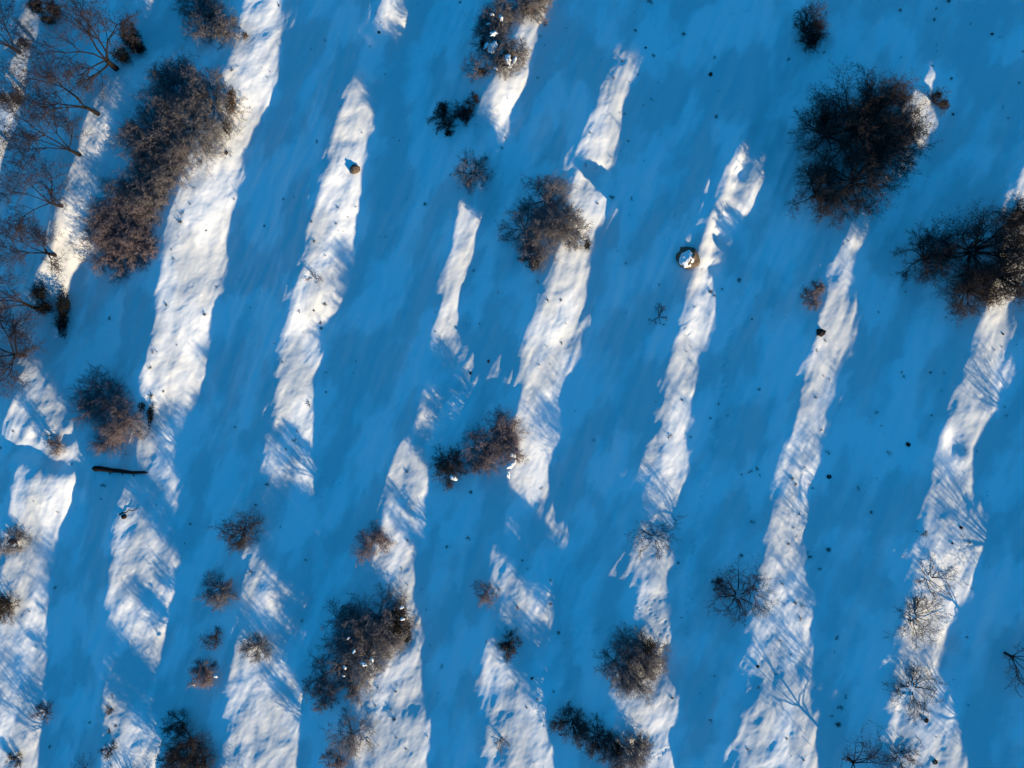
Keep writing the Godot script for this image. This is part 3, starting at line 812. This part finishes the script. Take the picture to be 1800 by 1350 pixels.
	tree("bare tree of the row rising out of the bramble heap", 68, 545, 1.6, 0.16, [[205, 0.55, 4.0], [235, 0.7, 3.8], [180, 0.6, 3.6], [270, 0.7, 3.0]], "tree", fine, Vector2(-0.3, -0.3), row)
	tree("wide star shaped bare tree of the row below the bramble heap", 43, 625, 1.2, 0.18, [[200, 0.4, 4.2], [260, 0.55, 3.6], [300, 0.4, 3.4], [345, 0.35, 3.0], [60, 0.4, 3.0], [110, 0.4, 3.0], [160, 0.4, 3.6]], "tree", fine, Vector2.ZERO, row)
	tree("gnarled bare tree with curling boughs on a dim lit strip", 35, 92, 1.2, 0.19, [[185, 0.35, 3.6], [215, 0.6, 3.6], [270, 0.6, 2.8], [240, 0.7, 3.4]], "tree", fine, Vector2.ZERO, row)
	tree("bare tree whose bough stretches over a black evergreen", 70, 5, 1.5, 0.18, [[180, 0.3, 4.4], [230, 0.6, 3.8], [160, 0.5, 3.4]], "tree", fine, Vector2.ZERO, row)
	tree("bare tree half outside the picture at the foot of the row", -18, 600, 1.5, 0.16, [[200, 0.5, 3.8], [330, 0.4, 3.6], [60, 0.4, 3.2], [120, 0.5, 3.4], [270, 0.6, 3.2]], "tree", fine, Vector2.ZERO, row)
	# scattered open shrubs with many limbs from one foot
	var thin := [1.5, 1.8, 1.7]
	var open_group := "open many stemmed shrubs and small trees"
	open_shrub("small open bare shrub on the lit terrace crossed by two thin shadows", 1152, 945, 11, 2.0, 0.05, thin, open_group)
	open_shrub("bare shrub with long curving boughs over a dappled terrace edge", 1296, 1048, 13, 2.3, 0.07, thin, open_group)
	open_shrub("bare twiggy shrub just beside the long boughed one", 1322, 1040, 10, 1.9, 0.05, thin, open_group)
	var sn := open_shrub("bare shrub with a pale snow lined bough on the lit terrace", 1606, 1083, 14, 1.9, 0.05, thin, open_group)
	clear_wood()
	tube(Vector3(0.3, 0.75, -0.2), Vector3(1.5, 1.25, -1.0), 0.07, 0.05, 6)
	part("snow_line", mesh_of(pv, pn, pi), M.clean_snow, sn)
	open_shrub("thin see-through bare shrub above the one with a snow lined bough", 1632, 1016, 10, 1.7, 0.045, [1.2, 1.6, 1.6], open_group)
	open_shrub("narrow bare shrub leaning beside an S bend of the lit terrace", 1603, 1208, 14, 1.7, 0.05, thin, open_group)
	tree("bare tree in blue shade throwing a forked shadow on the lit terrace", 1491, 1334, 0.7, 0.12, [[290, 0.5, 2.6], [330, 0.4, 2.6], [0, 0.4, 2.2], [250, 0.5, 2.2], [60, 0.5, 2.0], [200, 0.5, 1.6], [130, 0.4, 1.6], [310, 0.8, 2.6]], "tree", thin, Vector2.ZERO, open_group)
	open_shrub("slender bare shrub leaning over the lit terrace foot", 1582, 1327, 10, 1.5, 0.05, thin, open_group)
	tree("bare tree alone in open blue shade beside the picture side", 1766, 1148, 0.8, 0.10, [[10, 0.4, 2.2], [50, 0.5, 2.4], [80, 0.4, 2.0], [110, 0.5, 2.0], [300, 0.4, 1.2], [350, 0.5, 2.0], [160, 0.4, 1.2]], "tree", thin, Vector2.ZERO, open_group)
	# beyond the picture: the bushes whose streaked shadows fall on the lit terraces
	open_shrub("open bare shrub beyond the lone bare tree, shading the lit terrace", 1905, 1100, 15, 2.8, 0.08, [1.5, 1.7, 1.4], open_group)
	open_shrub("open bare shrub uphill of the broad dark shrub, shading its terrace", 1912, 830, 11, 2.6, 0.07, [1.5, 1.7, 1.4], open_group)
	open_shrub("open bare shrub uphill of the narrow leaning one, shading its terrace", 1850, 1420, 11, 2.6, 0.07, [1.5, 1.7, 1.4], open_group)
	open_shrub("open bare shrub below the tall dark shrub, shading the terraces downhill", 250, 1420, 14, 3.2, 0.08, [1.5, 1.7, 1.4], open_group)
	open_shrub("open bare shrub below the small wispy plants, shading dappled snow", 160, 1400, 12, 2.8, 0.08, [1.5, 1.7, 1.4], open_group)
	open_shrub("open bare shrub below the rusty low shrub, shading the terrace downhill", 420, 1440, 14, 3.0, 0.08, [1.5, 1.7, 1.4], open_group)
	rocks()
	tufts()

func open_shrub(label: String, px: float, py: float, count: int, reach: float, rad: float, kids: Array, group: String) -> Node3D:
	rng.seed = hash(label)
	var root := ground_px(px, py)
	var o := thing("bare_shrub", root, label, "shrub", group)
	clear_twigs()
	var turn := rng.randf() * TAU
	for k in count:
		clear_wood()
		var a := turn + TAU * (k + 0.7 * rng.randf()) / count
		var el := rng.randf_range(0.15, 0.85)
		var d := Vector3(cos(a) * cos(el), sin(el), sin(a) * cos(el))
		grow(Vector3(cos(a), -0.8, sin(a)) * 0.12, d, reach * rng.randf_range(0.55, 1.0), rad * rng.randf_range(0.6, 1.0), 0, kids, 0.22, 0.02)
		part("bough", mesh_of(pv, pn, pi), M.tree_bark, o)
	part("twigs", mesh_of(tv, tn, ti), M.tree_twig, o, "stuff")
	return o

func rocks() -> void:
	# snow capped boulder
	var p := ground_px(1210, 453, 0.4)
	var m := metres(p)
	var b := thing("boulder", p, "brown boulder capped with snow standing in shade beside a split lit terrace", "boulder")
	var stone := part("stone", blob(Vector3(18.5 * m, 1.1, 20 * m), 4, 0.35, 14, 22), M.stone, b)
	stone.position.y = 0.25
	stone.rotation = Vector3(0.1, 0.5, 0.12)
	var cap := part("snow_cap", blob(Vector3(12.5 * m, 0.5, 15.0 * m), 9, 0.28, 16, 26), M.clean_snow, b)
	cap.position = Vector3(-4.6 * m, 0.92, 4.0 * m)
	cap.rotation = Vector3(0.12, -0.35, -0.1)
	for r in [[623, 297, 9, 0.32, "tan angular rock bare of snow on the lit terrace"], [1443, 584, 7, 0.45, "blackish rock in a pocket at the side of a narrow lit terrace"]]:
		p = ground_px(r[0], r[1], 0.2)
		m = metres(p)
		var o := part(numbered("rock"), blob(Vector3(r[2] * m, r[3], r[2] * m * 0.9), int(r[0]), 0.5, 10, 14), M.stone if r[0] < 1000 else M.dark_stone, self)
		o.position = p + Vector3(0, 0.1, 0)
		o.rotation = Vector3(0.2, 0.8, -0.15)
		tag(o, r[4], "rock", "bare rocks")
	# fallen log with broken end and branch stubs
	var q0 := ground_px(166, 824, 0.3)
	var q1 := ground_px(254, 831, 0.2)
	var lg := thing("fallen_log", q0, "long black fallen log lying across shaded snow beside the grey violet shrub", "log")
	rng.seed = 31
	clear_wood(); clear_twigs()
	var prev := Vector3(0, 0.2, 0)
	var rr := 0.27
	for k in 9:
		var t := (k + 1) / 9.0
		var x := lerpf(q0.x, q1.x, t)
		var z := lerpf(q0.z, q1.z, t)
		var nx := Vector3(x, maxf(lerpf(q0.y, q1.y, t), ground(x, z)) + 0.22, z) - q0 + rv() * Vector3(0.0, 0.02, 0.05)
		tube(prev, nx, rr, rr * 0.92, 9)
		prev = nx
		rr *= 0.92
	tube(Vector3(-0.25, 0.2, -0.02), Vector3(0, 0.2, 0), 0.12, 0.27, 9)
	tube(prev, prev + Vector3(0.35, 0.0, 0.05), rr, 0.03, 7)
	part("log", mesh_of(pv, pn, pi), M.log_bark, lg)
	for k in 3:
		clear_wood()
		var s: Vector3 = (q1 - q0) * [0.3, 0.55, 0.78][k] + Vector3(0, 0.2, 0.15)
		tube(s, s + Vector3(0.1, 0.12, [0.3, 0.22, 0.26][k]), 0.07, 0.03, 6)
		part("branch_stub", mesh_of(pv, pn, pi), M.log_bark, lg)
	# thin dead branch on the snow and the stump beside it
	q0 = ground_px(210, 905)
	q1 = ground_px(244, 892)
	var br := thing("dead_branch", q0, "thin crooked dead branch lying on shaded snow beside a stump", "branch")
	clear_wood()
	prev = Vector3(0, 0.06, 0)
	for k in 6:
		var t := (k + 1) / 6.0
		var w := q0.lerp(q1, t)
		var nx := Vector3(w.x, ground(w.x, w.z) + 0.08, w.z) - q0 + rv() * Vector3(0.05, 0.02, 0.12)
		tube(prev, nx, 0.06 - 0.007 * k, 0.055 - 0.007 * k, 6)
		prev = nx
	part("stick", mesh_of(pv, pn, pi), M.log_bark, br)
	p = ground_px(219, 908)
	var sp := thing("tree_stump", p, "small dark stump at the head of a dappled lit patch", "stump")
	clear_wood()
	tube(Vector3(0, -0.2, 0), Vector3(0, 0.25, 0), 0.24, 0.19, 9)
	tube(Vector3(0, 0.25, 0), Vector3(0, 0.27, 0), 0.19, 0.02, 9)
	part("stump", mesh_of(pv, pn, pi), M.log_bark, sp)

# ------------------------------------------------------------------ materials
func plain(c: Color, rough := 0.9) -> StandardMaterial3D:
	var m := StandardMaterial3D.new()
	m.albedo_color = c.linear_to_srgb()
	m.roughness = rough
	m.metallic_specular = 0.2
	return m

func materials() -> void:
	var s := plain(Color(1, 1, 1), 0.75)
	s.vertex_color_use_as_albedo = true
	var n := FastNoiseLite.new()
	n.seed = 3; n.frequency = 0.02; n.fractal_octaves = 4
	var t := NoiseTexture2D.new()
	t.width = 512; t.height = 512; t.seamless = true; t.as_normal_map = true; t.bump_strength = 3.0; t.noise = n
	s.normal_enabled = true; s.normal_texture = t; s.normal_scale = 0.25
	s.uv1_triplanar = true; s.uv1_world_triplanar = true; s.uv1_scale = Vector3(0.23, 0.23, 0.23)
	M.snow = s

func _ready() -> void:
	rng.seed = 7
	# camera
	var cam := Camera3D.new()
	cam.name = "camera"
	add_child(cam)
	cam.position = Vector3(0, CAM_Y, 0)
	cam.rotation_degrees = Vector3(-90, 0, 0)
	cam.fov = rad_to_deg(2.0 * atan(TAN_H * 0.75))
	cam.near = 0.5
	cam.far = 2000.0
	# sky
	var sky_mat := ProceduralSkyMaterial.new()
	sky_mat.sky_top_color = Color(0.005, 0.128, 0.315).linear_to_srgb()
	sky_mat.sky_horizon_color = Color(0.045, 0.205, 0.40).linear_to_srgb()
	sky_mat.ground_bottom_color = Color(0.02, 0.1, 0.22).linear_to_srgb()
	sky_mat.ground_horizon_color = Color(0.045, 0.205, 0.40).linear_to_srgb()
	sky_mat.sky_curve = 0.12
	sky_mat.sun_angle_max = 35.0
	sky_mat.sun_curve = 0.2
	var sky := Sky.new()
	sky.sky_material = sky_mat
	var env := Environment.new()
	env.background_mode = Environment.BG_SKY
	env.sky = sky
	env.tonemap_mode = Environment.TONE_MAPPER_LINEAR
	env.tonemap_exposure = 1.6
	env.sdfgi_enabled = true
	env.ssao_enabled = true
	env.ssil_enabled = true
	var we := WorldEnvironment.new()
	we.name = "world_environment"
	we.environment = env
	add_child(we)
	# sun, low over the lower right of the picture
	var sun := DirectionalLight3D.new()
	sun.name = "sun"
	sun.light_energy = 1.4
	sun.light_color = Color(1.0, 0.80, 0.51).linear_to_srgb()
	sun.light_angular_distance = 0.65
	sun.shadow_enabled = true
	add_child(sun)
	sun.look_at_from_position(Vector3.ZERO, Vector3(-SUN_X, -SUN_TAN, -SUN_Z))
	materials()
	# large structure
	lay_edges()
	shape_ground()
	details_of_ground()
	build_ground()
	plants()
